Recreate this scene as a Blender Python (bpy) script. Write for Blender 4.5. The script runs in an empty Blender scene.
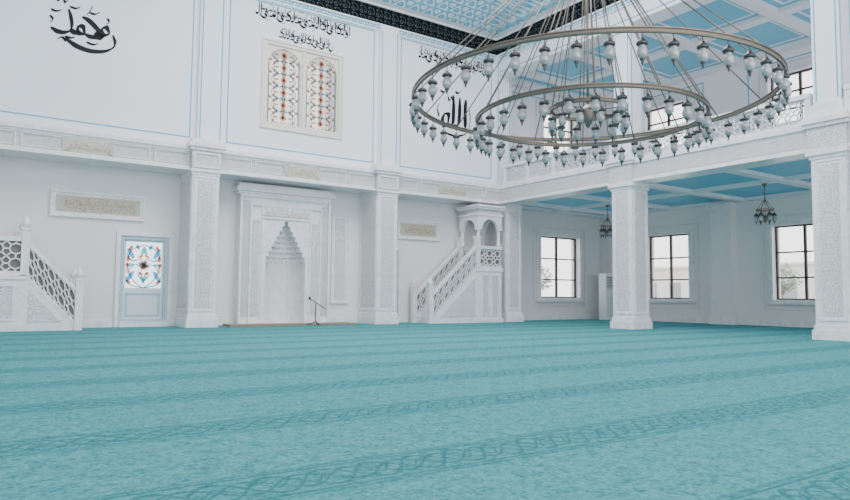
import bpy, math, random
from mathutils import Vector, Euler, Matrix
random.seed(7)
S=bpy.context.scene
# ------------------------------------------------------------------ materials
MATS={}
def newmat(name):
    m=bpy.data.materials.new(name); m.use_nodes=True
    nt=m.node_tree; nt.nodes.clear()
    MATS[name]=m
    return m,nt
class NT:
    def __init__(s,nt): s.nt=nt
    def node(s,t,**k):
        n=s.nt.nodes.new(t)
        for a,b in k.items(): setattr(n,a,b)
        return n
    def link(s,a,b): s.nt.links.new(a,b)
    def M(s,op,a,b=None,c=None,clamp=False):
        n=s.node('ShaderNodeMath',operation=op,use_clamp=clamp)
        for i,v in enumerate((a,b,c)):
            if v is None: continue
            if isinstance(v,(int,float)): n.inputs[i].default_value=v
            else: s.link(v,n.inputs[i])
        return n.outputs[0]
    def xyz(s,kind='Object'):
        tc=s.node('ShaderNodeTexCoord'); sp=s.node('ShaderNodeSeparateXYZ')
        s.link(tc.outputs[kind],sp.inputs[0]); s.tc=tc.outputs[kind]
        return sp.outputs
    def noise(s,vec,scale,detail=3,rough=.5):
        n=s.node('ShaderNodeTexNoise'); n.inputs['Scale'].default_value=scale
        n.inputs['Detail'].default_value=detail; n.inputs['Roughness'].default_value=rough
        if vec is not None: s.link(vec,n.inputs['Vector'])
        return n.outputs['Fac']
    def mix(s,f,a,b):
        n=s.node('ShaderNodeMix',data_type='RGBA')
        for i,v in ((0,f),(6,a),(7,b)):
            if isinstance(v,(int,float)): n.inputs[i].default_value=v
            elif isinstance(v,tuple): n.inputs[i].default_value=(*v,1)
            else: s.link(v,n.inputs[i])
        return n.outputs[2]
    def step(s,v,a,b):
        n=s.node('ShaderNodeMapRange',interpolation_type='SMOOTHSTEP')
        s.link(v,n.inputs[0]); n.inputs[1].default_value=a; n.inputs[2].default_value=b
        return n.outputs[0]
    def out(s,col,rough=.5,metal=0,bump=None,bstr=.3,bdist=.02,spec=.5):
        p=s.node('ShaderNodeBsdfPrincipled'); o=s.node('ShaderNodeOutputMaterial')
        if isinstance(col,tuple): p.inputs['Base Color'].default_value=(*col,1)
        else: s.link(col,p.inputs['Base Color'])
        if isinstance(rough,(int,float)): p.inputs['Roughness'].default_value=rough
        else: s.link(rough,p.inputs['Roughness'])
        p.inputs['Metallic'].default_value=metal
        p.inputs['Specular IOR Level'].default_value=spec
        if bump is not None:
            b=s.node('ShaderNodeBump'); b.inputs['Strength'].default_value=bstr; b.inputs['Distance'].default_value=bdist
            s.link(bump,b.inputs['Height']); s.link(b.outputs[0],p.inputs['Normal'])
        s.link(p.outputs[0],o.inputs[0]); return p
def plain(name,col,rough=.5,metal=0,var=.06,scale=1.5,bump=0):
    m,nt=newmat(name); n=NT(nt); n.xyz()
    f=n.noise(n.tc,scale,4)
    c=n.mix(f,tuple(v*(1-var) for v in col),tuple(min(1,v*(1+var)) for v in col))
    n.out(c,rough,metal,n.noise(n.tc,60,2) if bump else None,bump or .1,.004,.5 if rough<.4 else .3)
plain('plaster',(.85,.85,.89),.7,var=.02,scale=.8,bump=.1)
plain('plaster_warm',(.79,.765,.775),.6,var=.05,scale=.7,bump=.1)
plain('blue_paint',(.08,.37,.58),.55)
plain('blue_ceiling',(.19,.54,.72),.6,var=.05)
plain('blue_line',(.10,.40,.60),.6)
plain('window_frame',(.055,.04,.035),.4)
plain('ink',(.004,.004,.005),.6)
plain('gold',(.52,.40,.23),.5,var=.1,scale=8)
plain('bronze',(.24,.20,.165),.36,.8,var=.12,scale=6)
plain('steel_dark',(.085,.083,.083),.35,.7,var=.1,scale=9)
plain('black_metal',(.01,.01,.01),.4,.3)
plain('lamp_glass',(.42,.42,.43),.12,.3,var=.3,scale=20)
plain('door_blue',(.42,.56,.66),.45)
plain('door_white',(.68,.74,.78),.45)
plain('appliance',(.80,.80,.79),.35)
plain('grille',(.25,.26,.27),.5)
plain('wood_step',(.28,.20,.14),.5,var=.2,scale=5)
plain('shade_backing',(.20,.18,.165),.6,var=.15,scale=5)
plain('window_beige',(.76,.70,.64),.5)
plain('outdoor_wall',(.72,.70,.68),.8,var=.06)
plain('outdoor_ground',(.60,.59,.57),.9,var=.1)
plain('outdoor_glass',(.30,.33,.36),.3)
plain('outdoor_leaf',(.30,.36,.27),.8,var=.3,scale=4)
plain('outdoor_bark',(.25,.21,.18),.8,var=.3,scale=6)
# marble
def marble(name,col,rough,vein=.12):
    m,nt=newmat(name); n=NT(nt); n.xyz()
    nz=n.noise(n.tc,2.2,7,.65)
    v=n.M('ABSOLUTE',n.M('SUBTRACT',nz,.5)); v=n.step(v,0,.06)
    c=n.mix(v,tuple(x*(1-vein) for x in col),col)
    n.out(c,rough)
marble('marble',(.83,.82,.835),.28)
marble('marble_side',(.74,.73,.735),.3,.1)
def carved(name,base,groove_shade,k=11.):
    m,nt=newmat(name); n=NT(nt); o=n.xyz()
    a=n.M('ADD',o[0],o[1]); z=o[2]
    sa=n.M('SINE',n.M('MULTIPLY',a,k)); sz=n.M('SINE',n.M('MULTIPLY',z,k*.8))
    s2=n.M('SINE',n.M('MULTIPLY',n.M('ADD',a,z),k*2.3)); s3=n.M('SINE',n.M('MULTIPLY',n.M('SUBTRACT',a,z),k*2.3))
    t=n.M('ADD',n.M('MULTIPLY',sa,sz),n.M('MULTIPLY',n.M('MULTIPLY',s2,s3),.55))
    t=n.M('SINE',n.M('MULTIPLY',t,6.5))
    l=n.step(n.M('ABSOLUTE',t),.15,.6)
    c=n.mix(l,groove_shade,base)  # grooves darkened in colour, painting recess shade on top of the bump
    n.out(c,.4,0,l,.8,.02)
carved('carved_marble',(.80,.79,.80),(.46,.46,.48))
carved('carved_fine',(.78,.77,.78),(.48,.47,.48),18.)
carved('carved_beige',(.74,.69,.60),(.48,.41,.32),20.)
def arab(name,c1,c2,c3,k,r=.6,sp=.3):
    m,nt=newmat(name); n=NT(nt); o=n.xyz()
    a=n.M('MULTIPLY',n.M('ADD',o[0],n.M('MULTIPLY',o[1],.999)),k); b=n.M('MULTIPLY',n.M('ADD',n.M('SUBTRACT',o[0],o[1]),n.M('MULTIPLY',o[2],2.)),k)
    t=n.M('ADD',n.M('MULTIPLY',n.M('SINE',a),n.M('SINE',b)),n.M('MULTIPLY',n.M('SINE',n.M('MULTIPLY',a,2)),.4))
    t=n.M('SINE',n.M('MULTIPLY',t,5))
    l=n.step(t,.1,.5); l2=n.step(t,-.95,-.8)
    c=n.mix(l,c1,c2); c=n.mix(l2,c3,c)
    n.out(c,r,spec=sp)
arab('cove_pattern',(.24,.54,.70),(.78,.82,.85),(.10,.32,.52),6.)
arab('black_band',(.004,.005,.007),(.006,.008,.011),(.10,.13,.14),11.,.8,.1)
arab('blue_band',(.15,.45,.65),(.75,.80,.84),(.10,.3,.5),14.)
# carpet
m,nt=newmat('carpet'); n=NT(nt); o=n.xyz()
P=1.4
v=n.M('MULTIPLY',n.M('SUBTRACT',n.M('FRACT',n.M('ADD',n.M('DIVIDE',n.M('SUBTRACT',o[1],2.85),P),20.5)),.5),P)
av=n.M('ABSOLUTE',v)
X=n.M('MULTIPLY',o[0],math.pi/.26)
inb=n.M('SUBTRACT',1,n.step(av,.205,.215))
sx=n.M('SINE',X); cx=n.M('COSINE',X)
d1=n.M('ABSOLUTE',n.M('SUBTRACT',av,n.M('MULTIPLY',n.M('ABSOLUTE',sx),.13)))
d2=n.M('ABSOLUTE',n.M('SUBTRACT',av,n.M('MULTIPLY',n.M('ABSOLUTE',cx),.10)))
d3=n.M('ABSOLUTE',n.M('SUBTRACT',v,n.M('MULTIPLY',n.M('SINE',n.M('MULTIPLY',X,3)),.05)))
d4=n.M('ABSOLUTE',n.M('SUBTRACT',av,.175))
def ln(d,w): return n.M('SUBTRACT',1,n.step(d,w*.6,w))
L=n.M('MAXIMUM',n.M('MAXIMUM',ln(d1,.020),ln(d2,.016)),n.M('MAXIMUM',ln(d3,.014),ln(d4,.012)))
L=n.M('MULTIPLY',L,inb)
edge=ln(n.M('ABSOLUTE',n.M('SUBTRACT',av,.215)),.018)
fn=n.noise(n.tc,38,4,.8); mn=n.noise(n.tc,9,4,.7); ln_=n.noise(n.tc,.5,3)
vo=n.node('ShaderNodeTexVoronoi'); vo.inputs['Scale'].default_value=15; n.link(n.tc,vo.inputs['Vector'])
vs=n.step(vo.outputs['Distance'],.1,.6)
f1=n.M('ADD',n.M('MULTIPLY',n.step(fn,.40,.60),.55),n.M('MULTIPLY',n.M('ADD',n.step(mn,.38,.62),vs),.25))
c=n.mix(f1,(.022,.165,.19),(.135,.41,.425))
c=n.mix(n.M('MULTIPLY',inb,.12),c,(.03,.19,.22))
c=n.mix(n.M('MULTIPLY',edge,.40),c,(.02,.14,.165))
c=n.mix(n.M('MULTIPLY',L,.5),c,(.018,.12,.14))
c=n.mix(n.M('MULTIPLY',ln_,.2),c,(.03,.20,.24))
p=n.out(c,.95,0,n.M('SUBTRACT',fn,n.M('MULTIPLY',L,.6)),.8,.02,.05)
# glass
def glassmat(name,col):
    m,nt=newmat(name); n=NT(nt)
    t=n.node('ShaderNodeBsdfTransparent'); t.inputs[0].default_value=(*col,1)
    d=n.node('ShaderNodeBsdfTranslucent'); d.inputs[0].default_value=(*col,1)
    mx=n.node('ShaderNodeMixShader'); mx.inputs[0].default_value=.35
    o=n.node('ShaderNodeOutputMaterial'); n.link(t.outputs[0],mx.inputs[1]); n.link(d.outputs[0],mx.inputs[2]); n.link(mx.outputs[0],o.inputs[0])
glassmat('glass_pale',(.72,.82,.86)); glassmat('glass_blue',(.07,.28,.50)); glassmat('glass_red',(.46,.14,.10))
glassmat('glass_amber',(.60,.44,.30)); glassmat('glass_teal',(.16,.43,.47)); glassmat('glass_cream',(.68,.58,.49))
glassmat('glass_sky',(.42,.56,.62)); glassmat('glass_rose',(.56,.38,.33)); glassmat('glass_milk',(.68,.63,.58))
glassmat('glass_slate',(.30,.38,.43))
# ------------------------------------------------------------------ mesh builder
class MB:
    def __init__(s): s.v=[];s.f=[];s.m=[];s.names=[];s.sm=[]
    def mi(s,n):
        if n not in s.names: s.names.append(n)
        return s.names.index(n)
    def face(s,pts,m,sm=False):
        b=len(s.v); s.v+= [tuple(p) for p in pts]; s.f.append(tuple(range(b,b+len(pts)))); s.m.append(s.mi(m)); s.sm.append(sm)
    def hexa(s,c,m):
        b=len(s.v); s.v+=[tuple(p) for p in c]; k=s.mi(m)
        for q in ((0,3,2,1),(4,5,6,7),(0,1,5,4),(1,2,6,5),(2,3,7,6),(3,0,4,7)):
            s.f.append(tuple(b+i for i in q)); s.m.append(k); s.sm.append(False)
    def box(s,x0,x1,y0,y1,z0,z1,m):
        s.hexa([(x0,y0,z0),(x1,y0,z0),(x1,y1,z0),(x0,y1,z0),(x0,y0,z1),(x1,y0,z1),(x1,y1,z1),(x0,y1,z1)],m)
    def obox(s,O,U,V,N,u0,u1,v0,v1,n0,n1,m):
        O=Vector(O);U=Vector(U);V=Vector(V);N=Vector(N)
        c=[]
        for v_ in (v0,v1):
            for (a,b) in ((u0,n1),(u1,n1),(u1,n0),(u0,n0)):
                c.append(O+U*a+V*v_+N*b)
        s.hexa(c,m)
    def frame(s,O,U,V,N,u0,u1,v0,v1,b,n0,n1,m):
        s.obox(O,U,V,N,u0,u1,v0,v0+b,n0,n1,m); s.obox(O,U,V,N,u0,u1,v1-b,v1,n0,n1,m)
        s.obox(O,U,V,N,u0,u0+b,v0+b,v1-b,n0,n1,m); s.obox(O,U,V,N,u1-b,u1,v0+b,v1-b,n0,n1,m)
    def lathe(s,prof,c,seg,m,sx=1,sy=1,smooth=True):
        b=len(s.v);k=s.mi(m)
        for r,z in prof:
            for i in range(seg):
                a=2*math.pi*i/seg; s.v.append((c[0]+r*sx*math.cos(a),c[1]+r*sy*math.sin(a),c[2]+z))
        for j in range(len(prof)-1):
            for i in range(seg):
                i2=(i+1)%seg
                s.f.append((b+j*seg+i,b+j*seg+i2,b+(j+1)*seg+i2,b+(j+1)*seg+i)); s.m.append(k); s.sm.append(smooth)
        s.f.append(tuple(b+i for i in range(seg))[::-1]); s.m.append(k); s.sm.append(False)
        s.f.append(tuple(b+(len(prof)-1)*seg+i for i in range(seg))); s.m.append(k); s.sm.append(False)
    def tube(s,p0,p1,r,m,seg=6):
        p0=Vector(p0);p1=Vector(p1);d=(p1-p0).normalized()
        a=d.orthogonal().normalized();b_=d.cross(a); b=len(s.v);k=s.mi(m)
        for p in (p0,p1):
            for i in range(seg):
                t=2*math.pi*i/seg; s.v.append(tuple(p+a*r*math.cos(t)+b_*r*math.sin(t)))
        for i in range(seg):
            j=(i+1)%seg; s.f.append((b+i,b+j,b+seg+j,b+seg+i)); s.m.append(k); s.sm.append(True)
        s.f.append(tuple(b+i for i in range(seg))[::-1]);s.m.append(k);s.sm.append(False)
        s.f.append(tuple(b+seg+i for i in range(seg)));s.m.append(k);s.sm.append(False)
    def ring(s,c,R,prof,m,seg=96):
        b=len(s.v);k=s.mi(m);n_=len(prof)
        for i in range(seg):
            a=2*math.pi*i/seg
            for dr,dz in prof: s.v.append((c[0]+(R+dr)*math.cos(a),c[1]+(R+dr)*math.sin(a),c[2]+dz))
        for i in range(seg):
            i2=(i+1)%seg
            for j in range(n_):
                j2=(j+1)%n_
                s.f.append((b+i*n_+j,b+i2*n_+j,b+i2*n_+j2,b+i*n_+j2)); s.m.append(k); s.sm.append(False)
    def prism(s,poly,fn,a0,a1,m):
        n_=len(poly); b=len(s.v);k=s.mi(m)
        for a in (a0,a1):
            for u,v_ in poly: s.v.append(tuple(fn(u,v_,a)))
        s.f.append(tuple(b+i for i in range(n_)));s.m.append(k);s.sm.append(False)
        s.f.append(tuple(b+n_+i for i in range(n_))[::-1]);s.m.append(k);s.sm.append(False)
        for i in range(n_):
            j=(i+1)%n_; s.f.append((b+i,b+n_+i,b+n_+j,b+j));s.m.append(k);s.sm.append(False)
    def bar(s,O,U,V,N,a,b,w,n0,n1,m):
        A=Vector(O)+Vector(U)*a[0]+Vector(V)*a[1];B=Vector(O)+Vector(U)*b[0]+Vector(V)*b[1];N=Vector(N)
        d=(B-A)
        if d.length<1e-5:return
        d.normalize(); q=N.cross(d)*w*.5
        c=[]
        for n_ in (n0,n1):
            c+=[A-q+N*n_,B-q+N*n_,B+q+N*n_,A+q+N*n_]
        s.hexa(c,m)
    def lattice(s,O,U,V,N,w,h,nx,ny,t,d,m):
        cw=w/nx;ch=h/ny
        for i in range(nx):
            for j in range(ny):
                cx=(i+.5)*cw;cy=(j+.5)*ch; pts=[]
                for k in range(8):
                    a=math.pi*2*k/8; pts.append((cx+.36*cw*math.cos(a),cy+.36*ch*math.sin(a)))
                for k in range(8): s.bar(O,U,V,N,pts[k],pts[(k+1)%8],t,0,d,m)
                for k,(ex,ey) in ((0,(cx+.5*cw,cy)),(2,(cx,cy+.5*ch)),(4,(cx-.5*cw,cy)),(6,(cx,cy-.5*ch))):
                    s.bar(O,U,V,N,pts[k],(ex,ey),t,0,d,m)
                for k,(ex,ey) in ((1,(i+1,j+1)),(3,(i,j+1)),(5,(i,j)),(7,(i+1,j))):
                    s.bar(O,U,V,N,pts[k],(ex*cw,ey*ch),t,0,d,m)
    def finish(s,name,parent=None,bevel=0):
        me=bpy.data.meshes.new(name); me.from_pydata(s.v,[],s.f)
        for nm in s.names: me.materials.append(MATS[nm])
        me.polygons.foreach_set('material_index',s.m); me.polygons.foreach_set('use_smooth',s.sm)
        me.update(); ob=bpy.data.objects.new(name,me); S.collection.objects.link(ob)
        if parent: ob.parent=parent
        if bevel:
            bm=ob.modifiers.new('bevel','BEVEL'); bm.width=bevel; bm.segments=2; bm.limit_method='ANGLE'
        return ob
def empty(name,loc=(0,0,0)):
    e=bpy.data.objects.new(name,None); S.collection.objects.link(e); e.empty_display_size=.3; return e
UX=(1,0,0);UY=(0,1,0);UZ=(0,0,1);NY=(0,-1,0);NX=(-1,0,0)
# --------------------------------------------------------------- calligraphy
def cr(pts,k=8):
    P_=[pts[0]]+list(pts)+[pts[-1]];o=[]
    for i in range(1,len(P_)-2):
        for j in range(k):
            t=j/k;r=[]
            for c_ in (0,1):
                a,b,c,d=(P_[i+q][c_] for q in (-1,0,1,2))
                r.append(.5*(2*b+(c-a)*t+(2*a-5*b+4*c-d)*t*t+(3*b-a-3*c+d)*t**3))
            o.append(r)
    o.append(list(pts[-1]));return o
def stroke(mb,pts,ox,oz,sc,y,w,m,ang=65):
    a=math.radians(ang);nx=math.cos(a)*w*.5;nz=math.sin(a)*w*.5
    q=cr(pts)
    n_=len(q)
    for i in range(n_-1):
        f0=min(1,.35+4*min(i,n_-1-i)/n_);f1=min(1,.35+4*min(i+1,n_-2-i)/n_)
        x0,z0=ox+q[i][0]*sc,oz+q[i][1]*sc;x1,z1=ox+q[i+1][0]*sc,oz+q[i+1][1]*sc
        mb.face([(x0-nx*f0,y,z0-nz*f0),(x1-nx*f1,y,z1-nz*f1),(x1+nx*f1,y,z1+nz*f1),(x0+nx*f0,y,z0+nz*f0)],m)
        dx,dz=x1-x0,z1-z0;L_=math.hypot(dx,dz) or 1;h=w*.16
        px,pz=-dz/L_*h,dx/L_*h
        mb.face([(x0-px,y-.002,z0-pz),(x1-px,y-.002,z1-pz),(x1+px,y-.002,z1+pz),(x0+px,y-.002,z0+pz)],m)
def dot(mb,x,z,r,y,m): mb.face([(x-r,y,z),(x,y,z-r),(x+r,y,z),(x,y,z+r)],m)
GL=[([[(0,1),(.03,.5),(0,0)]],.17,0),([[(0,1.05),(0,.2),(-.1,0),(-.3,.05)]],.34,0),
    ([[(0,.35),(.02,0),(-.2,-.25),(-.42,-.15),(-.48,.18)]],.55,1),
    ([[(0,.2),(-.1,.34),(-.2,.18),(-.05,.1),(.02,.15),(-.1,-.15),(-.32,-.25)]],.36,0),
    ([[(0,.28),(-.03,.03),(-.12,.22),(-.16,.03),(-.26,.22),(-.32,.02),(-.6,.03)]],.62,1),
    ([[(.1,.98),(-.28,.62),(0,.4),(-.02,.05),(-.45,.02)]],.5,0),
    ([[(0,.2),(-.2,.35),(-.3,.12),(-.1,-.05),(-.35,-.25),(-.75,-.05)]],.6,1)]
def text_line(mb,x0,x1,zb,h,y,m,seed,wr=.13):
    R=random.Random(seed);x=x1-.1*h
    last=-1
    while x>x0+.35*h:
        k=R.choice([0,1,1,2,3,4,5,6,0]); 
        if k==last and k!=1: continue
        last=k;st,adv,dd=GL[k]
        if x-adv*h<x0: k=0;st,adv,dd=GL[0]
        for s_ in st: stroke(mb,s_,x,zb+.22*h,h*.78,y,h*wr,m)
        if dd:
            for q in range(R.choice([1,2])): dot(mb,x-(.25+.12*q)*h,zb+(.6+.0*q)*h,h*.055,y,m)
        if R.random()<.6:
            dx=R.uniform(-.3,.1)*h; stroke(mb,[(0,0),(-.08,-.05),(-.2,-.06)],x+dx,zb+R.choice([.95,1.05,.02])*h,h,y,h*.05,m)
        x-=adv*h*.82
# --------------------------------------------------------------- room shell
def wall(mb,axis,c0,c1,a0,a1,z0,z1,ops,m):
    As=sorted(set([a0,a1]+[v for o_ in ops for v in o_[:2]]));Zs=sorted(set([z0,z1]+[v for o_ in ops for v in o_[2:]]))
    for i in range(len(As)-1):
        run=None
        for j in range(len(Zs)-1):
            ca=(As[i]+As[i+1])/2;cz=(Zs[j]+Zs[j+1])/2
            solid=not any(o_[0]<ca<o_[1] and o_[2]<cz<o_[3] for o_ in ops)
            if solid:
                if run is None: run=[Zs[j],Zs[j+1]]
                else: run[1]=Zs[j+1]
            if (not solid or j==len(Zs)-2) and run:
                if axis=='x': mb.box(As[i],As[i+1],c0,c1,run[0],run[1],m)
                else: mb.box(c0,c1,As[i],As[i+1],run[0],run[1],m)
                run=None
YL=18.2;YU=17.5;XR=21.0;ZT=9.3
f=MB(); f.box(-7,XR+.3,-4,YL+.4,-.2,0,'carpet'); f.finish('floor')
w=MB()
DOOR1=(3.2,4.32,.12,2.28);DOOR2=(10.25,11.38,.12,2.28)
MC=7.46
wall(w,'x',YL,YL+.4,-7,XR+.3,0,4.0,[(DOOR1[0],DOOR1[1],.12,2.28),(DOOR2[0],DOOR2[1],.12,2.28),(17.65,19.75,.82,3.15),(MC-.65,MC+.65,0,3.0)],'plaster_warm')
wall(w,'x',YU,YL+.4,-7,15.45,4.0,ZT+1.9,[(6.56,8.88,5.52,7.86)],'plaster')
wall(w,'x',YL,YL+.4,15.45,XR+.3,4.0,ZT,[(17.8,19.6,6.35,7.95)],'plaster')
w.finish('wall_back')
w=MB()
LW=[(14.15,15.93),(9.4,11.2),(4.0,5.8),(-1.4,.4)]
wall(w,'y',XR,XR+.4,-4,YL,0,4.05,[(a,b,.82,3.15) for a,b in LW],'plaster_warm')
wall(w,'y',XR,XR+.4,-4,YL,4.05,ZT,[(a,b,6.35,7.95) for a,b in LW],'plaster')
w.finish('wall_right')
w=MB()
wall(w,'y',-7,-6.6,-4,YL,0,ZT+.5,[(a,b,.82,3.15) for a,b in LW]+[(a,b,6.35,7.95) for a,b in LW],'plaster')
w.finish('wall_left')
# windows
wi=[0]
def window(O,U,N,w_,h_,name=None):
    wi[0]+=1; mb=MB(); V=UZ
    mb.frame(O,U,V,N,-.16,w_+.16,-.16,h_+.16,.10,0,.05,'marble'); mb.frame(O,U,V,N,-.06,w_+.06,-.06,h_+.06,.07,0,.09,'marble')
    mb.frame(O,U,V,N,-.34,w_+.34,-.34,h_+.34,.05,0,.03,'marble_side')
    mb.obox(O,U,V,N,-.2,w_+.2,-.13,-.065,.0,.16,'marble')
    fm='window_frame'
    mb.frame(O,U,V,N,0,w_,0,h_,.05,-.22,-.14,fm)
    mb.obox(O,U,V,N,w_/2-.035,w_/2+.035,.05,h_-.05,-.22,-.14,fm)
    for q in (.64,.30): 
        mb.obox(O,U,V,N,.05,w_/2-.035,h_*q-.022,h_*q+.022,-.22,-.14,fm); mb.obox(O,U,V,N,w_/2+.035,w_-.05,h_*q-.022,h_*q+.022,-.22,-.14,fm)
    mb.finish('window_%d'%wi[0])
for (a,b) in LW[:3]:
    window((XR,b,.82),(0,-1,0),NX,b-a,2.33); window((XR,b,6.35),(0,-1,0),NX,b-a,1.6)
window((17.65,YL,.82),UX,NY,2.1,2.33); window((17.8,YL,6.35),UX,NY,1.8,1.6)
# columns on qibla wall
def column(x0,x1,y0,y1,name):
    mb=MB()
    mb.box(x0,x1,y0,y1,.3,3.95,'marble')
    mb.box(x0-.06,x1+.06,y0-.06,y1,0,.22,'marble'); mb.box(x0-.03,x1+.03,y0-.03,y1,.22,.32,'marble')
    W=x1-x0;D=y1-y0
    for (O,U,N,L_) in (((x0,y0,0),UX,NY,W),((x0,y1,0),(0,-1,0),NX,D),((x1,y0,0),UY,(1,0,0),D)):
        mb.frame(O,U,UZ,N,.05,L_-.05,.4,3.83,.05,0,.018,'marble')
        mb.obox(O,U,UZ,N,.14,L_-.14,.5,3.73,0,.01,'carved_marble')
    for k,(e,z0,z1,m) in enumerate(((.02,3.85,3.93,'marble'),(.06,3.93,4.0,'marble'),(.03,4.0,4.48,'carved_marble'),(.08,4.48,4.56,'marble'),(.13,4.56,4.66,'marble'),(.04,4.66,4.78,'marble'))):
        mb.box(x0-e,x1+e,y0-e,y1,z0,z1,m)
    mb.frame((x0-.03,y0-.03,4.0),UX,UZ,NY,.03,W+.03,.04,.44,.05,0,.03,'marble')
    mb.finish(name,bevel=.006)
for i,(a,b) in enumerate(((-.8,-.12),(4.6,5.28),(10.0,10.7),(15.08,15.75))):
    column(a,b,17.12,YL-.002,'engaged_column')
for a,b in ((-.7,-.05),(4.75,5.4),(10.18,10.85),(14.85,15.5)):
    mb=MB(); mb.box(a,b,YU-.12,YU,4.6,ZT-.1,'plaster')
    for q in (a+.05,b-.08): mb.box(q,q+.03,YU-.126,YU-.12,4.8,ZT-.3,'blue_line')
    mb.box(a-.03,b+.03,YU-.16,YU,4.6,4.85,'marble')
    mb.finish('trim_pilaster')
# ledge / frieze
for i,(a,b) in enumerate(((-.12,4.6),(5.28,10.0),(10.7,15.08))):
    mb=MB()
    mb.box(a,b,17.3,YL,3.98,4.55,'marble')
    mb.box(a,b,17.22,17.3,3.98,4.05,'marble'); mb.box(a,b,17.25,17.3,4.05,4.09,'marble')
    mb.box(a,b,17.2,17.52,4.50,4.6,'marble'); mb.box(a,b,17.25,17.3,4.44,4.5,'marble')
    mb.box(a,b,17.285,17.3,4.12,4.42,'carved_fine')
    n_=5; L_=(b-a)/n_
    for k in range(n_):
        mb.frame((a+k*L_,17.285,4.09),UX,UZ,NY,.05,L_-.05,.02,.34,.025,0,.03,'marble')
    c=(a+b)/2
    mb.box(c-.55,c+.55,17.25,17.27,4.13,4.40,'carved_beige')
    text_line(mb,c-.5,c+.5,4.14,.22,17.245,'gold',i+50)
    mb.finish('trim_frieze')
mb=MB()
def outline(a,b,z0,z1,t=.03):
    mb.frame((0,YU,0),UX,UZ,NY,a,b,z0,z1,t,0,.008,'blue_line')
for a,b in ((-.05,4.75),(5.4,10.18),(10.85,14.85)): outline(a+.14,b-.14,4.86,8.97)
for a,b in ((13.5,16.9),(8.3,11.9),(3.2,6.6)): mb.frame((XR,0,0),UY,UZ,NX,a,b,4.8,8.4,.035,0,.008,'blue_line')
mb.frame((0,YL,0),UX,UZ,NY,16.2,20.6,4.8,8.4,.035,0,.008,'blue_line')
mb.finish('trim_blue_outline')
# calligraphy
mb=MB()
def glyph(L_,ox,oz,sc,w_,ang=60):
    for s_ in L_: stroke(mb,s_,ox,oz,sc,YU-.012,w_,'ink',ang)
MUH=[
 [(1.06,.52),(.97,.66),(.86,.56),(.93,.42),(1.06,.50)],
 [(.93,.42),(.80,.38),(.70,.44)],
 [(.40,.80),(.55,.74),(.74,.58),(.90,.36),(.78,.33),(.6,.32),(.48,.36)],
 [(.48,.36),(.43,.54),(.31,.52),(.32,.36),(.46,.34)],
 [(.34,.35),(.24,.34),(.14,.40)],
 [(.08,.92),(.15,.68),(.17,.46),(.08,.32),(-.12,.28),(-.30,.36)],
 [(1.14,.48),(1.20,.22),(1.0,.02),(.65,-.06),(.30,.0),(.02,.16)]]
glyph(MUH,1.64,6.68,.92,.125)
SM=[[(.62,1.14),(.58,1.0),(.50,.88)],[(-.20,1.22),(-.16,1.08),(-.07,1.2),(.0,1.07),(.08,1.24)],[(.80,1.02),(.70,.94),(.56,.95)],[(.34,1.04),(.24,.98),(.10,1.0)],[(-.08,.86),(-.2,.8),(-.32,.83)],[(.80,.18),(.68,.12),(.52,.16)],[(-.14,.08),(-.04,.16),(.06,.06)],[(.98,.90),(1.04,.82),(.98,.74)],[(-.34,.66),(-.26,.58),(-.32,.48)],[(.25,.22),(.15,.18),(.02,.2)]]
glyph(SM,1.64,6.68,.92,.06)
mb.finish('calligraphy_roundel_muhammad')
mb=MB()
ALL=[[(.95,1.0),(.93,.5),(.95,.1)],[(.72,1.02),(.70,.3),(.6,.10),(.48,.14)],[(.48,1.05),(.47,.25),(.36,.10),(.26,.14)],[(.27,.14),(.3,.42),(.14,.42),(.06,.2),(.14,.04),(.28,.08),(.3,.16)]]
glyph(ALL,12.55,6.36,1.08,.17,35)
glyph([[(.26,1.0),(.32,.86),(.40,1.0),(.44,.88)],[(.2,1.14),(.1,1.08),(-.02,1.12)],[(1.1,.7),(1.12,.3),(.95,-.08),(.5,-.2),(.05,-.12)],[(.55,1.2),(.62,1.14),(.74,1.2)],[(-.08,.7),(-.12,.5),(-.05,.3)]],12.55,6.36,1.08,.08)
mb.finish('calligraphy_roundel_allah')
mb=MB()
for (a,b,z,h,sd) in ((.5,4.2,8.55,.36,1),(6.2,9.2,8.50,.42,2),(6.85,8.65,8.0,.34,3),(11.5,14.5,8.42,.44,4)):
    text_line(mb,a,b,z,h,YU-.012,'ink',sd,.17)
    text_line(mb,a+.15,b-.1,z+h*.42,h*.6,YU-.012,'ink',sd+20,.15)
mb.finish('calligraphy_inscription')
for a,b,sd in ((1.58,3.72,11),(11.35,13.0,13)):
    mb=MB(); O=(0,YL-.002,0)
    mb.obox(O,UX,UZ,NY,a,b,2.68,3.32,0,.03,'marble'); mb.frame(O,UX,UZ,NY,a,b,2.68,3.32,.06,.03,.07,'marble')
    mb.obox(O,UX,UZ,NY,a+.12,b-.12,2.8,3.2,.03,.04,'carved_beige')
    text_line(mb,a+.2,b-.2,2.84,.24,YL-.05,'gold',sd); text_line(mb,a+.25,b-.25,2.95,.2,YL-.05,'gold',sd+3)
    mb.finish('marble_inscription_plaque')
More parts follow.
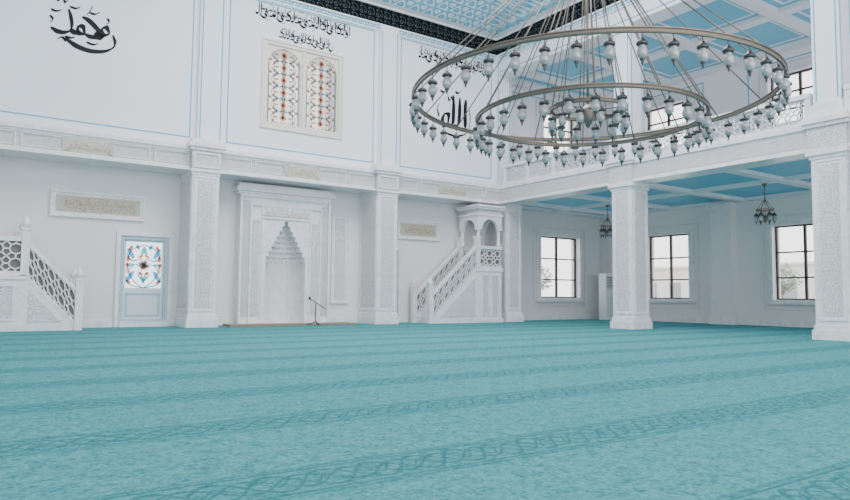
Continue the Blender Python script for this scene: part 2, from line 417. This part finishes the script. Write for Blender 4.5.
# stained glass
def petal(mb,cx,cz,ang,l,w_,y,m,O):
    pts=[];a=math.radians(ang)
    for k in range(10):
        t=k/10*2*math.pi; u=l*.5*(1-math.cos(t)); v_=w_*.5*math.sin(t)
        pts.append((O[0]+cx+u*math.cos(a)-v_*math.sin(a),O[1]-y,O[2]+cz+u*math.sin(a)+v_*math.cos(a)))
    mb.face(pts,m)
def arabesque(mb,O,w_,h_,n_,sc,bgm,c1,c2,lf,fl=.42,ctr='glass_blue'):
    mb.face([(O[0],O[1],O[2]),(O[0]+w_,O[1],O[2]),(O[0]+w_,O[1],O[2]+h_),(O[0],O[1],O[2]+h_)],bgm)
    for i in range(n_):
        cz=(i+.5)*h_/n_;cx=w_/2
        for k in range(8): petal(mb,cx,cz,k*45+22.5,sc*fl,sc*.2,.004,c1 if k%2 else c2,O)
        for k in range(6): petal(mb,cx,cz,k*60,sc*.2,sc*.1,.008,ctr,O)
        for sgn in (-1,1):
            for (dx,dz,an,l,w2,m) in ((.55,.35,60,.7,.25,lf[0]),(.55,-.35,-60,.7,.25,lf[0]),(.5,.0,0,.45,.2,lf[1]),
                                     (.15,.55,110,.55,.2,lf[1]),(.15,-.55,-110,.55,.2,lf[1]),(.95,.15,90,.4,.2,c1),(.95,-.15,-90,.4,.2,c2),(.3,.42,150,.3,.14,c1),(.3,-.42,-150,.3,.14,c1)):
                x=dx*sc 
                if x>w_/2-.06: x=w_/2-.06
                petal(mb,cx+sgn*x,cz+dz*sc,an if sgn>0 else 180-an,l*sc,w2*sc,.004,m,O)
def lead(mb,O,pts,w_,m='steel_dark'):
    q=cr(pts,6)
    for i in range(len(q)-1): mb.bar(O,UX,UZ,NY,q[i],q[i+1],w_,.008,.012,m)
def arch_pts(w_,h_,k=8):
    p=[(0,0),(0,h_-w_*.5)]
    for i in range(1,k):
        t=i/k; p.append((w_/2*(1-math.cos(t*math.pi/2)),h_-w_*.5+w_*.5*math.sin(t*math.pi/2)))
    p.append((w_/2,h_))
    return p+[(w_-a,b) for a,b in reversed(p[:-1])]
def door(D):
    e=empty('door_%d'%(1 if D is DOOR1 else 2)); x0,x1,z0,z1=D;O=(0,YL,0)
    mb=MB(); mb.frame(O,UX,UZ,NY,x0-.12,x1+.12,0,z1+.12,.1,0,.06,'marble'); mb.frame(O,UX,UZ,NY,x0,x1,z0,z1,.07,-.15,.02,'door_blue')
    mb.box(x0,x1,YL-.1,YL+.3,0,z0,'marble'); mb.finish('frame',e)
    mb=MB(); mb.box(x0+.07,x1-.07,YL+.05,YL+.11,z0+.07,.93,'door_white'); mb.frame(O,UX,UZ,NY,x0+.15,x1-.15,z0+.15,.86,.04,-.05,-.03,'door_blue')
    mb.frame(O,UX,UZ,NY,x0+.07,x1-.07,.93,z1-.07,.05,-.11,-.05,'door_white'); mb.finish('leaf',e)
    mb=MB(); g=(x0+.12,YL+.08,.98);W=x1-x0-.24;H=z1-.12-.98
    arabesque(mb,g,W,H,1,.44,'glass_pale','glass_red','glass_rose',('glass_blue','glass_teal'),.32)
    for sg in (1,-1):
        for pts in ([(0,0),(.2,.15),(.35,.42),(.2,.6),(0,.5)],[(0,0),(.35,.1),(.42,.3)],[(0,1.1),(.25,1.0),(.38,.8),(.25,.68)],[(0,.2),(.12,.3),(.05,.42)],[(.05,.75),(.3,.7),(.42,.9)]):
            lead(mb,g,[(W/2+sg*a,b) for a,b in pts],.024,'glass_teal')
        for (a,b,an) in ((.3,.12,30),(.36,.95,120),(.12,.98,60),(.38,.5,80)):
            petal(mb,W/2+sg*a,b,an if sg>0 else 180-an,.15,.08,.014,'glass_red' if an!=60 else 'glass_blue',g)
    mb.finish('stained_glass',e)
door(DOOR1);door(DOOR2)
# upper stained window
e=empty('stained_glass_window')
x0,x1,z0,z1=6.56,8.88,5.52,7.86;O=(0,YU,0)
mb=MB(); mb.frame(O,UX,UZ,NY,x0-.1,x1+.1,z0-.1,z1+.1,.065,0,.05,'window_beige'); mb.frame(O,UX,UZ,NY,x0-.03,x1+.03,z0-.03,z1+.03,.08,-.1,.03,'window_beige')
xm=(x0+x1)/2; mb.obox(O,UX,UZ,NY,xm-.04,xm+.04,z0+.05,z1-.05,-.1,.02,'window_beige')
W=xm-.04-x0-.05;H=z1-z0-.10
for a in (x0+.05,xm+.04):
    ap=arch_pts(W-.1,H-.10)
    ap=[(a+.05+u,z0+.10+v_) for u,v_ in ap]
    top=z1-.05
    for i in range(1,len(ap)-2):
        (u0,v0),(u1,v1)=ap[i],ap[i+1]
        mb.prism([(u0,v0),(u1,v1),(u1,top),(u0,top)],lambda u,v_,d:(u,d,v_),YU+.02,YU+.06,'window_beige')
    mb.box(a,a+.05,YU+.02,YU+.06,z0+.05,top,'window_beige');mb.box(a+W-.05,a+W,YU+.02,YU+.06,z0+.05,top,'window_beige')
    mb.box(a+.05,a+W-.05,YU+.02,YU+.06,z0+.05,z0+.10,'window_beige')
mb.finish('frame',e)
mb=MB()
for a in (x0+.05,xm+.04):
    g=(a+.05,YU+.07,z0+.10);W2=W-.1;H2=H-.10
    arabesque(mb,g,W2,H2,6,.30,'glass_milk','glass_rose','glass_amber',('glass_sky','glass_slate'),.36,'glass_red')
    for sg in (1,-1):
        for j in range(6):
            c=H2*(j+.5)/6
            lead(mb,g,[(W2/2,c-.18),(W2/2+sg*.25,c-.16),(W2/2+sg*.36,c),(W2/2+sg*.2,c+.16),(W2/2,c+.18)],.018,'glass_slate')
            lead(mb,g,[(W2/2+sg*.42,c-.18),(W2/2+sg*.3,c-.1),(W2/2+sg*.3,c+.1),(W2/2+sg*.42,c+.18)],.014,'glass_rose')
            petal(mb,W2/2+sg*.40,c+.14,90,.1,.08,.013,'glass_rose',g)
    for u in (.03,W2-.03): mb.bar(g,UX,UZ,NY,(u,0),(u,H2),.05,.008,.012,'glass_sky')
mb.finish('stained_glass',e)
# --------------------------------------------------------------- mihrab
e=empty('mihrab_niche'); YF=17.88; hw=1.36;HT=3.85;nw=.6
mb=MB();tiers=8;zb=1.78;zt=2.92
mb.box(MC-hw,MC-nw,YF,YL,0,zb,'marble');mb.box(MC+nw,MC+hw,YF,YL,0,zb,'marble')
ws=[]
for i in range(tiers):
    wv=nw*(1-(i+.3)/tiers)*1.0; ws.append(wv); za=zb+(zt-zb)*i/tiers;zc=zb+(zt-zb)*(i+1)/tiers
    mb.box(MC-hw,MC-wv,YF,YL,za,zc,'marble');mb.box(MC+wv,MC+hw,YF,YL,za,zc,'marble')
mb.box(MC-hw,MC+hw,YF,YL,zt,HT-.25,'marble')
mb.box(MC-hw-.06,MC+hw+.06,YF-.06,YL,HT-.25,HT-.17,'marble');mb.box(MC-hw-.12,MC+hw+.12,YF-.12,YL,HT-.17,HT-.05,'marble');mb.box(MC-hw-.05,MC+hw+.05,YF-.05,YL,HT-.05,HT+.05,'marble')
O=(MC,YF,0)
mb.frame(O,UX,UZ,NY,-hw,hw,.0,HT-.25,.07,0,.06,'marble');mb.frame(O,UX,UZ,NY,-hw+.28,hw-.28,.0,HT-.5,.05,0,.05,'marble')
for s_ in (-1,1):
    c=s_*(hw-.175); mb.obox(O,UX,UZ,NY,c-.09,c+.09,.25,HT-.4,0,.02,'carved_fine')
    c=s_*(nw+.29); mb.obox(O,UX,UZ,NY,c-.11,c+.11,.25,2.9,0,.015,'carved_marble')
mb.obox(O,UX,UZ,NY,-hw+.33,hw-.33,3.35,HT-.56,0,.015,'carved_fine')
mb.obox(O,UX,UZ,NY,-.75,.75,3.05,3.3,.01,.035,'marble'); mb.frame(O,UX,UZ,NY,-nw-.14,nw+.14,0,3.0,.04,0,.035,'marble')
text_line(mb,MC-.7,MC+.7,3.07,.2,YF-.04,'gold',77)
mb.finish('surround',e,bevel=.004)
mb=MB(); NS=12
def semi(r,k=NS): return [(MC-r*math.cos(math.pi*i/k),YL-.1+r*.85*math.sin(math.pi*i/k)) for i in range(k+1)]
s0=semi(nw)
for i in range(NS):
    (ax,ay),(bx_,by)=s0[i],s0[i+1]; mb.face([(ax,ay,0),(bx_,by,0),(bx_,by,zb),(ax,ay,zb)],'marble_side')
for i,wv in enumerate(ws):
    za=zb+(zt-zb)*i/tiers;zc=zb+(zt-zb)*(i+1)/tiers; pr=semi(nw if i==0 else ws[i-1]);cu=semi(wv)
    for k in range(NS):
        mb.face([(*cu[k],za),(*cu[k+1],za),(*cu[k+1],zc),(*cu[k],zc)],'marble')
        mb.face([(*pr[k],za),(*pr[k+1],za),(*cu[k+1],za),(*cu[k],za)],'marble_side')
    nc=max(3,int(12*wv/nw))
    for k in range(nc):
        a=math.pi*(k+.5)/nc; r=(wv+(nw if i==0 else ws[i-1]))/2
        x,y=MC-r*math.cos(a),YL-.1+r*.85*math.sin(a)
        mb.lathe([(.008,-.06),(.03,0),(.038,.06),(.03,.1)],(x,y,za),6,'marble',smooth=False)
mb.finish('muqarnas_hood',e)
mb=MB();mb.box(MC-1.75,MC+1.95,17.25,17.88,0,.05,'wood_step');mb.box(MC-nw,MC+nw,17.88,YL+.4,0,.05,'marble_side');mb.finish('floor_step',e)
for a,b in ((9.03,9.62),):
    mb=MB();O=(0,YL-.002,0);mb.obox(O,UX,UZ,NY,a,b,.6,3.3,0,.03,'marble');mb.frame(O,UX,UZ,NY,a,b,.6,3.3,.06,.03,.06,'marble');mb.obox(O,UX,UZ,NY,a+.12,b-.12,.72,3.18,.03,.04,'carved_marble');mb.finish('carved_wall_panel')
mb=MB()
for a,b in ((-6.6,3.06),(4.46,6.1),(8.84,10.1),(11.5,15.1),(15.75,XR)): mb.box(a,b,YL-.04,YL,0,.18,'marble')
mb.finish('baseboard_back')
mb=MB();mb.box(XR-.04,XR,-4,YL-.04,0,.18,'marble');mb.finish('baseboard_right')
for y in (12.4,7.0):
    mb=MB();mb.box(XR-.35,XR,y,y+.8,0,4.02,'plaster_warm');mb.box(XR-.4,XR,y-.04,y+.84,0,.25,'marble');mb.box(XR-.42,XR,y-.05,y+.85,3.85,4.02,'marble')
    mb.frame((XR-.35,y+.8,0),(0,-1,0),UZ,NX,.08,.72,.4,3.7,.04,0,.02,'marble');mb.finish('trim_pilaster_right')
# --------------------------------------------------------------- pulpits
def pulpit(name,xs,dirx,run,zf,pw,canopy,nst):
    e=empty(name);y0,y1=16.95,17.95;D=dirx
    def X(a): return xs+D*a
    def bx(mb,a0,a1,*r): 
        p,q=sorted((X(a0),X(a1)));mb.box(p,q,*r)
    mb=MB()
    bx(mb,-pw,0,y0,y1,.0,zf,'marble');bx(mb,-pw-.04,.0,y0-.04,y1+.04,0,.15,'marble');bx(mb,-pw-.04,.04,y0-.04,y1+.04,zf-.08,zf+.02,'marble')
    for k in range(2):
        a0=-pw+.1+k*(pw-.2)/2;w2=(pw-.2)/2-.06
        O=(X(a0) if D>0 else X(a0+w2),y0,.22)
        mb.frame(O,UX,UZ,NY,0,w2,0,zf-.4,.05,0,.03,'marble'); mb.obox(O,UX,UZ,NY,.07,w2-.07,.07,zf-.47,0,.012,'carved_marble')
    mb.finish('platform_base',e,bevel=.004)
    mb=MB()
    for i in range(nst):
        a0=run*i/nst;z=zf*(nst-i)/(nst+1)
        bx(mb,a0,a0+run/nst,y0+.08,y1-.08,0,z,'marble')
    for yy in (y0,y1-.08):
        poly=[(0,0),(run,0),(run,.12),(0,zf+.02)]
        mb.prism(poly,lambda u,v_,d:(X(u),d,v_),yy,yy+.08,'marble')
    poly=[(.1,.2),(run-.3,.2),(.1,zf-.3)]
    mb.prism(poly,lambda u,v_,d:(X(u),d,v_),y0-.015,y0,'carved_marble')
    mb.finish('staircase',e)
    mb=MB();rh=.9
    for yy in (y0,y1-.08):
        U=Vector((D*run,0,-(zf-.12)))
        O=Vector((X(0),yy+.005,zf+.06)); Nn=(0,1,0)
        mb.lattice(O,U.normalized(),UZ,Nn,U.length,rh-.22,max(3,round(U.length/.3)),2,.03,.05,'marble')
        # dark sheet added to stand in for shade behind the pierced marble
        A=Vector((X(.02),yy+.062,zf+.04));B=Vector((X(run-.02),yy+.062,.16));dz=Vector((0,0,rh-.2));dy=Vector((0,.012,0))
        mb.hexa([A,B,B+dy,A+dy,A+dz,B+dz,B+dy+dz,A+dy+dz],'shade_backing')
        for (v0,v1,ov) in ((-.02,.07,.01),(rh-.2,rh-.08,.02)):
            A=Vector((X(0),yy-ov,zf+v0));B=Vector((X(run),yy-ov,.12+v0));dz=Vector((0,0,v1-v0));dy=Vector((0,.08+2*ov,0))
            mb.hexa([A,B,B+dy,A+dy,A+dz,B+dz,B+dy+dz,A+dy+dz],'marble')
        for a,zb_,h in ((run+.04,0,1.12),(0,zf,1.0)):
            mb.box(X(a)-.08,X(a)+.08,yy-.04,yy+.12,zb_,zb_+h,'marble')
            mb.box(X(a)-.1,X(a)+.1,yy-.06,yy+.14,zb_+h,zb_+h+.05,'marble')
            if not(canopy and a==0): mb.lathe([(.05,0),(.085,.06),(.09,.11),(.05,.18),(.015,.23),(.005,.27)],(X(a),yy+.04,zb_+h+.05),12,'marble')
    rp=.75 if canopy else .85
    O=(X(-pw) if D>0 else X(0),y0+.01,zf)
    mb.lattice((O[0],O[1],zf+.1),UX,UZ,UY,pw,rp-.2,max(3,int(pw/.27)),2,.03,.05,'marble')
    mb.box(O[0]+.02,O[0]+pw-.02,y0+.065,y0+.077,zf+.1,zf+rp-.1,'shade_backing')  # same added dark sheet, its colour giving the platform lattice holes their shade
    mb.box(O[0],O[0]+pw,y0-.01,y0+.09,zf,zf+.1,'marble');mb.box(O[0],O[0]+pw,y0-.02,y0+.1,zf+rp-.1,zf+rp,'marble')
    mb.box(O[0],O[0]+pw,y1-.09,y1,zf+rp-.1,zf+rp,'marble');mb.lattice((O[0],y1-.07,zf+.1),UX,UZ,UY,pw,rp-.2,max(3,int(pw/.27)),2,.03,.05,'marble')
    bx(mb,-pw,-pw+.08,y0+.11,y1-.1,zf,zf+rp-.01,'marble')
    mb.finish('balustrade',e)
    if canopy:
        mb=MB();zc0=zf+rp;zc1=3.45
        for a in (-pw+.08,-.08):
            for yy in (y0+.08,y1-.08):
                mb.lathe([(.085,0),(.085,.06),(.06,.1),(.055,zc1-.35-zc0),(.075,zc1-.3-zc0),(.09,zc1-.22-zc0)],(X(a),yy,zc0),14,'marble')
        def archpanel(fn,W_,d0,d1,mg):
            r=W_/2-mg; zs=zc1-.42; k=10
            P0=[(W_/2-r*math.cos(math.pi*i/k),zs+r*math.sin(math.pi*i/k)*1.08) for i in range(k+1)]
            zt_=zc1+.05
            for i in range(k): mb.prism([P0[i],P0[i+1],(P0[i+1][0],zt_),(P0[i][0],zt_)],fn,d0,d1,'marble')
            mb.prism([(0,zs),(W_/2-r,zs),(W_/2-r,zt_),(0,zt_)],fn,d0,d1,'marble');mb.prism([(W_/2+r,zs),(W_,zs),(W_,zt_),(W_/2+r,zt_)],fn,d0,d1,'marble')
        xa=min(X(-pw),X(0))
        for yy in (y0,y1-.1): archpanel(lambda u,v_,d:(xa+u,d,v_),pw,yy,yy+.1,.17)
        for xx in (xa+.002,xa+pw-.102): archpanel(lambda u,v_,d:(d,y0+.1+u,v_),.8,xx,xx+.1,.07)
        mb.box(xa-.03,xa+pw+.03,y0-.03,y1+.03,zc1+.05,zc1+.12,'marble')
        mb.box(xa,xa+pw,y0,y1,zc1+.12,zc1+.26,'carved_fine')
        mb.box(xa-.06,xa+pw+.06,y0-.06,y1+.06,zc1+.26,zc1+.33,'marble');mb.box(xa-.1,xa+pw+.1,y0-.1,y1+.1,zc1+.33,zc1+.4,'marble')
        mb.finish('canopy',e)
pulpit('preaching_pulpit',1.05,1,1.05,1.2,1.05,False,5)
pulpit('minbar_pulpit',13.69,-1,1.8,1.75,1.02,True,8)
# --------------------------------------------------------------- hall pillars + mezzanine
PX=15.2
for py in (12.1,6.72,1.34):
    mb=MB();h=.34
    mb.box(PX-h,PX+h,py-h,py+h,.25,4.0,'marble');mb.box(PX-h-.06,PX+h+.06,py-h-.06,py+h+.06,0,.2,'marble');mb.box(PX-h-.03,PX+h+.03,py-h-.03,py+h+.03,.2,.3,'marble')
    for (O,U,N) in (((PX-h,py-h,0),UX,NY),((PX-h,py+h,0),(0,-1,0),NX)):
        mb.frame(O,U,UZ,N,.05,2*h-.05,.4,3.8,.05,0,.018,'marble');mb.obox(O,U,UZ,N,.14,2*h-.14,.5,3.7,0,.01,'carved_marble')
    for (e_,z0,z1,m) in ((.03,3.82,3.9,'marble'),(.08,3.9,4.02,'marble'),(.05,4.02,4.5,'carved_marble'),(.1,4.5,4.58,'marble'),(.15,4.58,4.68,'marble'),(.06,4.68,4.8,'marble')):
        mb.box(PX-h-e_,PX+h+e_,py-h-e_,py+h+e_,z0,z1,m)
    u=.28;mb.box(PX-u,PX+u,py-u,py+u,4.8,8.55,'plaster')
    mb.box(PX-u-.05,PX+u+.05,py-u-.05,py+u+.05,8.3,8.42,'marble');mb.box(PX-u-.05,PX+u+.05,py-u-.05,py+u+.05,4.8,5.0,'marble')
    for q in (-u+.05,u-.08): mb.box(PX-u-.005,PX-u,py+q,py+q+.03,5.1,8.25,'blue_line');mb.box(PX+q,PX+q+.03,py-u-.005,py-u,5.1,8.25,'blue_line')
    mb.finish('hall_pillar',bevel=.006)
mb=MB()
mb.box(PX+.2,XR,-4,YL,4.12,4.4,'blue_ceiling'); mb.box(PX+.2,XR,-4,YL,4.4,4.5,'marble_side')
mb.box(PX-.3,PX+.2,-4,17.3,4.0,4.55,'marble')
mb.box(PX-.36,PX+.2,-4,17.3,4.5,4.6,'marble');mb.box(PX-.35,PX-.3,-4,17.3,4.0,4.06,'marble');mb.box(PX-.315,PX-.3,-4,17.3,4.12,4.44,'carved_fine')
for y in (17.95,17.0,14.75,12.1,9.4,6.72,4.0,1.34): mb.box(PX+.2,XR,y-.14,y+.14,4.02,4.12,'plaster')
for x in (XR-.15,18.1,15.55): mb.box(x-.14,x+.14,-4,YL,4.03,4.12,'plaster')
mb.finish('mezzanine_floor')
mb=MB()
for a,b in ((12.44,17.1),(7.06,11.76),(1.68,6.38),(-4,1.0)):
    mb.box(PX-.3,PX-.16,a,b,4.6,4.7,'marble');mb.box(PX-.33,PX-.13,a,b,5.2,5.3,'marble')
    L_=b-a;n_=4
    for k in range(n_+1):
        y=a+L_*k/n_;y=min(max(y,a+.06),b-.06);mb.box(PX-.3,PX-.16,y-.06,y+.06,4.7,5.2,'marble')
    mb.lattice((PX-.25,b,4.7),(0,-1,0),UZ,(1,0,0),L_,.5,int(L_/.25),2,.022,.04,'marble')
mb.finish('mezzanine_railing')
mb=MB()
mb.box(PX+.25,XR,-4,YL,8.75,8.95,'blue_ceiling')
mb.box(PX-.25,PX+.25,-4,YU,8.5,ZT+.4,'plaster')
mb.box(PX-.256,PX-.25,-4,YU-.2,8.6,8.63,'blue_line')
for y in (17.9,17.0,14.75,12.1,9.4,6.72,4.0,1.34): mb.box(PX+.25,XR,y-.16,y+.16,8.6,8.75,'plaster')
for x in (XR-.18,18.1,15.65): mb.box(x-.17,x+.17,-4,YL,8.62,8.75,'plaster')
ys=[17.9,17.0,14.75,12.1,9.4,6.72,4.0,1.34];xs=[15.65,18.1,XR-.18]
for i in range(len(ys)-1):
    for j in range(2):
        a,b,c,d=xs[j]+.17,xs[j+1]-.17,ys[i+1]+.16,ys[i]-.16
        if d-c<.8: continue
        mb.frame((a,c,8.75),UX,UY,(0,0,-1),.2,b-a-.2,.2,d-c-.2,.06,0,.02,'plaster')
mb.finish('ceiling_gallery')
XA,YA=.2,2.5
mb=MB()
def cor(z0,z1,e_,m):
    mb.box(-6.6,PX-.25,YU-e_,YU,z0,z1,m)
    mb.box(PX-.25-e_,PX-.25,-4,YU-e_,z0,z1,m)
cor(9.0,9.05,.05,'marble');cor(9.05,9.17,.03,'blue_band');cor(9.17,9.22,.08,'marble');cor(9.22,9.74,.06,'black_band');cor(9.74,9.82,.10,'marble')
mb.finish('trim_cornice')
mb=MB();x1=PX-.25;y1=YU
def rect(ins,z): return [(XA+ins,YA+ins,z),(x1-ins,YA+ins,z),(x1-ins,y1-ins,z),(XA+ins,y1-ins,z)]
levels=[(0,9.82,'plaster'),(.25,9.86,'cove_pattern'),(1.3,10.38,'plaster'),(1.5,10.42,'blue_paint'),(1.65,10.46,'cove_pattern'),(2.6,10.95,'plaster'),(2.8,11.0,'plaster')]
for i in range(len(levels)-1):
    r0=rect(*levels[i][:2]);r1=rect(*levels[i+1][:2])
    for k in range(4): mb.face([r0[k],r0[(k+1)%4],r1[(k+1)%4],r1[k]],levels[i][2])
mb.box(XA+2.7,x1-2.7,YA+2.7,y1-2.7,11.0,11.2,'plaster')
mb.box(-7,x1,-4,YA,9.82,9.98,'plaster');mb.box(-7,XA,YA,YU,9.82,9.98,'plaster')
mb.finish('ceiling')
# --------------------------------------------------------------- chandelier
def lamp(mb,x,y,z,s=1.):
    mb.tube((x,y,z),(x,y,z-.07*s),.006,'steel_dark',5)
    c=(x,y,z-.06*s)
    mb.lathe([(.006*s,0),(.022*s,-.01*s),(.034*s,-.035*s),(.066*s,-.06*s),(.07*s,-.085*s),(.05*s,-.10*s)],c,10,'steel_dark')
    mb.lathe([(.045*s,-.095*s),(.038*s,-.11*s),(.055*s,-.14*s),(.064*s,-.175*s),(.058*s,-.21*s),(.038*s,-.24*s),(.022*s,-.255*s)],c,10,'lamp_glass')
    mb.lathe([(.03*s,-.245*s),(.032*s,-.262*s),(.014*s,-.28*s),(.016*s,-.295*s),(.003*s,-.33*s)],c,8,'steel_dark')
e=empty('chandelier');C=(7.75,6.93)
RG=[(2.68,3.87,46,.045),(1.70,3.54,32,.04),(.56,3.70,12,.04)]
mb=MB()
for R,z,n_,h in RG:
    mb.ring((C[0],C[1],z),R,[(-.015,-h*.6),(.015,-h*.6),(.022,-h*.3),(.015,h*.6),(-.015,h*.6),(-.022,-h*.3)],'bronze')
    mb.ring((C[0],C[1],z),R,[(-.028,h*.6),(.028,h*.6),(.028,h*.6+.012),(-.028,h*.6+.012)],'bronze')
mb.finish('rings',e)
mb=MB();ap=(C[0],C[1],6.5)
mb.tube(ap,(C[0],C[1],11.0),.03,'bronze',8);mb.lathe([(.02,.2),(.12,.1),(.16,0),(.1,-.1),(.03,-.2)],ap,16,'bronze')
mb.tube(ap,(C[0],C[1],3.6),.018,'bronze',8);mb.lathe([(.02,.15),(.1,.08),(.12,0),(.07,-.12),(.02,-.22)],(C[0],C[1],3.65),16,'bronze')
for (R,z,n_,h),k in zip(RG,(16,12,6)):
    for i in range(k):
        a=2*math.pi*(i+.5)/k; mb.tube((C[0]+R*math.cos(a),C[1]+R*math.sin(a),z+.03),(C[0]+.1*math.cos(a),C[1]+.1*math.sin(a),6.48),.010,'bronze',5)
for i in range(6):
    a=math.pi*2*i/6;mb.tube((C[0],C[1],3.70),(C[0]+.56*math.cos(a),C[1]+.56*math.sin(a),3.70),.012,'bronze',5)
mb.finish('suspension_rods',e)
mb=MB()
for R,z,n_,h in RG:
    for i in range(n_):
        a=2*math.pi*i/n_; lamp(mb,C[0]+R*math.cos(a),C[1]+R*math.sin(a),z-.02,1.0)
mb.finish('lamps',e)
for x,y in ((18.1,9.85),(18.1,15.35)):
    e=empty('pendant_chandelier');mb=MB();mb.tube((x,y,4.03),(x,y,3.0),.012,'bronze');mb.ring((x,y,3.3),.22,[(-.012,-.02),(.012,-.02),(.012,.02),(-.012,.02)],'bronze',24)
    mb.lathe([(.02,.1),(.06,.03),(.05,-.05),(.02,-.12)],(x,y,3.05),12,'bronze');mb.lathe([(.07,0),(.06,-.05),(.02,-.08)],(x,y,4.03),12,'bronze')
    for i in range(6):
        a=math.pi*i/3;mb.tube((x,y,3.6),(x+.22*math.cos(a),y+.22*math.sin(a),3.3),.008,'bronze',5);mb.tube((x,y,3.05),(x+.22*math.cos(a),y+.22*math.sin(a),3.3),.008,'bronze',5)
    mb.finish('frame',e);mb=MB()
    for i in range(6):
        a=math.pi*i/3;lamp(mb,x+.22*math.cos(a),y+.22*math.sin(a),3.28,1.)
    mb.finish('lamps',e)
# microphone stand
mb=MB();mx,my=8.0,17.0
for k in range(3):
    a=k*2.1+.4;mb.tube((mx,my,.12),(mx+.22*math.cos(a),my+.22*math.sin(a),.012),.012,'black_metal')
mb.tube((mx,my,.1),(mx,my,.62),.013,'black_metal');mb.tube((mx-.16,my,.74),(mx+.3,my,.46),.011,'black_metal')
mb.lathe([(.012,-.06),(.02,-.04),(.028,0),(.02,.03),(.005,.045)],(mx-.18,my,.76),10,'black_metal');mb.finish('microphone_stand')
# standing air conditioner
mb=MB();mb.box(20.15,20.65,17.2,17.55,0,1.78,'appliance');mb.box(20.2,20.6,17.19,17.2,1.2,1.65,'grille');mb.box(20.2,20.6,17.19,17.2,.1,.9,'door_white')
for k in range(7): mb.box(20.2,20.6,17.18,17.19,1.22+k*.06,1.245+k*.06,'appliance')
mb.finish('standing_air_conditioner',bevel=.01)
# --------------------------------------------------------------- outdoors seen through the windows
mb=MB();mb.box(21.6,80,-20,70,-.6,-.4,'outdoor_ground');mb.box(15,21.6,18.8,70,-.6,-.4,'outdoor_ground');mb.finish('ground_outside')
def house(x0,x1,y0,y1,h,face):
    mb=MB();mb.box(x0,x1,y0,y1,-.4,h,'outdoor_wall')
    mb.box(x0-.3,x1+.3,y0-.3,y1+.3,h,h+.2,'outdoor_wall')
    if face=='x':
        y=y0+1.
        while y<y1-1.5:
            for z in (.9,3.6):
                if z+1.4<h: mb.box(x0-.03,x0,y,y+1.2,z,z+1.4,'outdoor_glass')
            y+=2.6
    else:
        x=x0+1.
        while x<x1-1.5:
            for z in (.9,3.6):
                if z+1.4<h: mb.box(x,x+1.2,y0-.03,y0,z,z+1.4,'outdoor_glass')
            x+=2.6
    mb.finish('neighbouring_house')
house(52,60,8,21,2.8,'x');house(54,62,26,42,3.6,'x');house(34,46,48,56,3.4,'y')
def tree(x,y,h,r,sd):
    R=random.Random(sd);mb=MB();mb.lathe([(.16,0),(.11,h*.4),(.06,h*.8)],(x,y,-.4),8,'outdoor_bark')
    for i in range(6):
        a=R.uniform(0,6.28);mb.tube((x,y,h*(.35+.05*i)),(x+r*.7*math.cos(a),y+r*.7*math.sin(a),h*(.6+.06*i)),.035,'outdoor_bark')
    for i in range(420):
        a=R.uniform(0,6.28);p=math.acos(R.uniform(-1,1));q=r*R.uniform(.5,1)
        c=Vector((x+q*math.sin(p)*math.cos(a),y+q*math.sin(p)*math.sin(a),h*.72+q*math.cos(p)*.9))
        u=Vector((R.uniform(-1,1),R.uniform(-1,1),R.uniform(-1,1))).normalized();v_=u.orthogonal().normalized()
        mb.face([c-u*.16,c+v_*.08,c+u*.16,c-v_*.08],'outdoor_leaf')
    mb.finish('tree')
tree(44,23,3.0,1.2,1);tree(36.5,38,3.2,1.3,4)
# --------------------------------------------------------------- light
W=bpy.data.worlds.new('World');S.world=W;W.use_nodes=True
bg=W.node_tree.nodes['Background'];bg.inputs[0].default_value=(.98,.98,1,1);bg.inputs[1].default_value=3.2
def area(name,loc,rot,sx,sy,pw,col=(1,1,1)):
    l=bpy.data.lights.new(name,'AREA');l.shape='RECTANGLE';l.size=sx;l.size_y=sy;l.energy=pw;l.color=col
    o=bpy.data.objects.new(name,l);S.collection.objects.link(o);o.location=loc;o.rotation_euler=rot
area('added_hall_fill',(7.6,9.5,10.9),(0,0,0),8,8,1800,(.98,.98,1))  # added lamp under the closed ceiling, brightens the hall from above
# --------------------------------------------------------------- camera
cam=bpy.data.cameras.new('camera');co=bpy.data.objects.new('camera',cam);S.collection.objects.link(co);S.camera=co
cam.sensor_width=36;cam.lens=670/850*36
co.matrix_world=Matrix.Translation((0,0,.83))@Matrix.Rotation(math.radians(-34.4),4,'Z')@Matrix.Rotation(math.radians(90+3.97),4,'X')@Matrix.Rotation(.009,4,'Z')
cam.clip_end=200
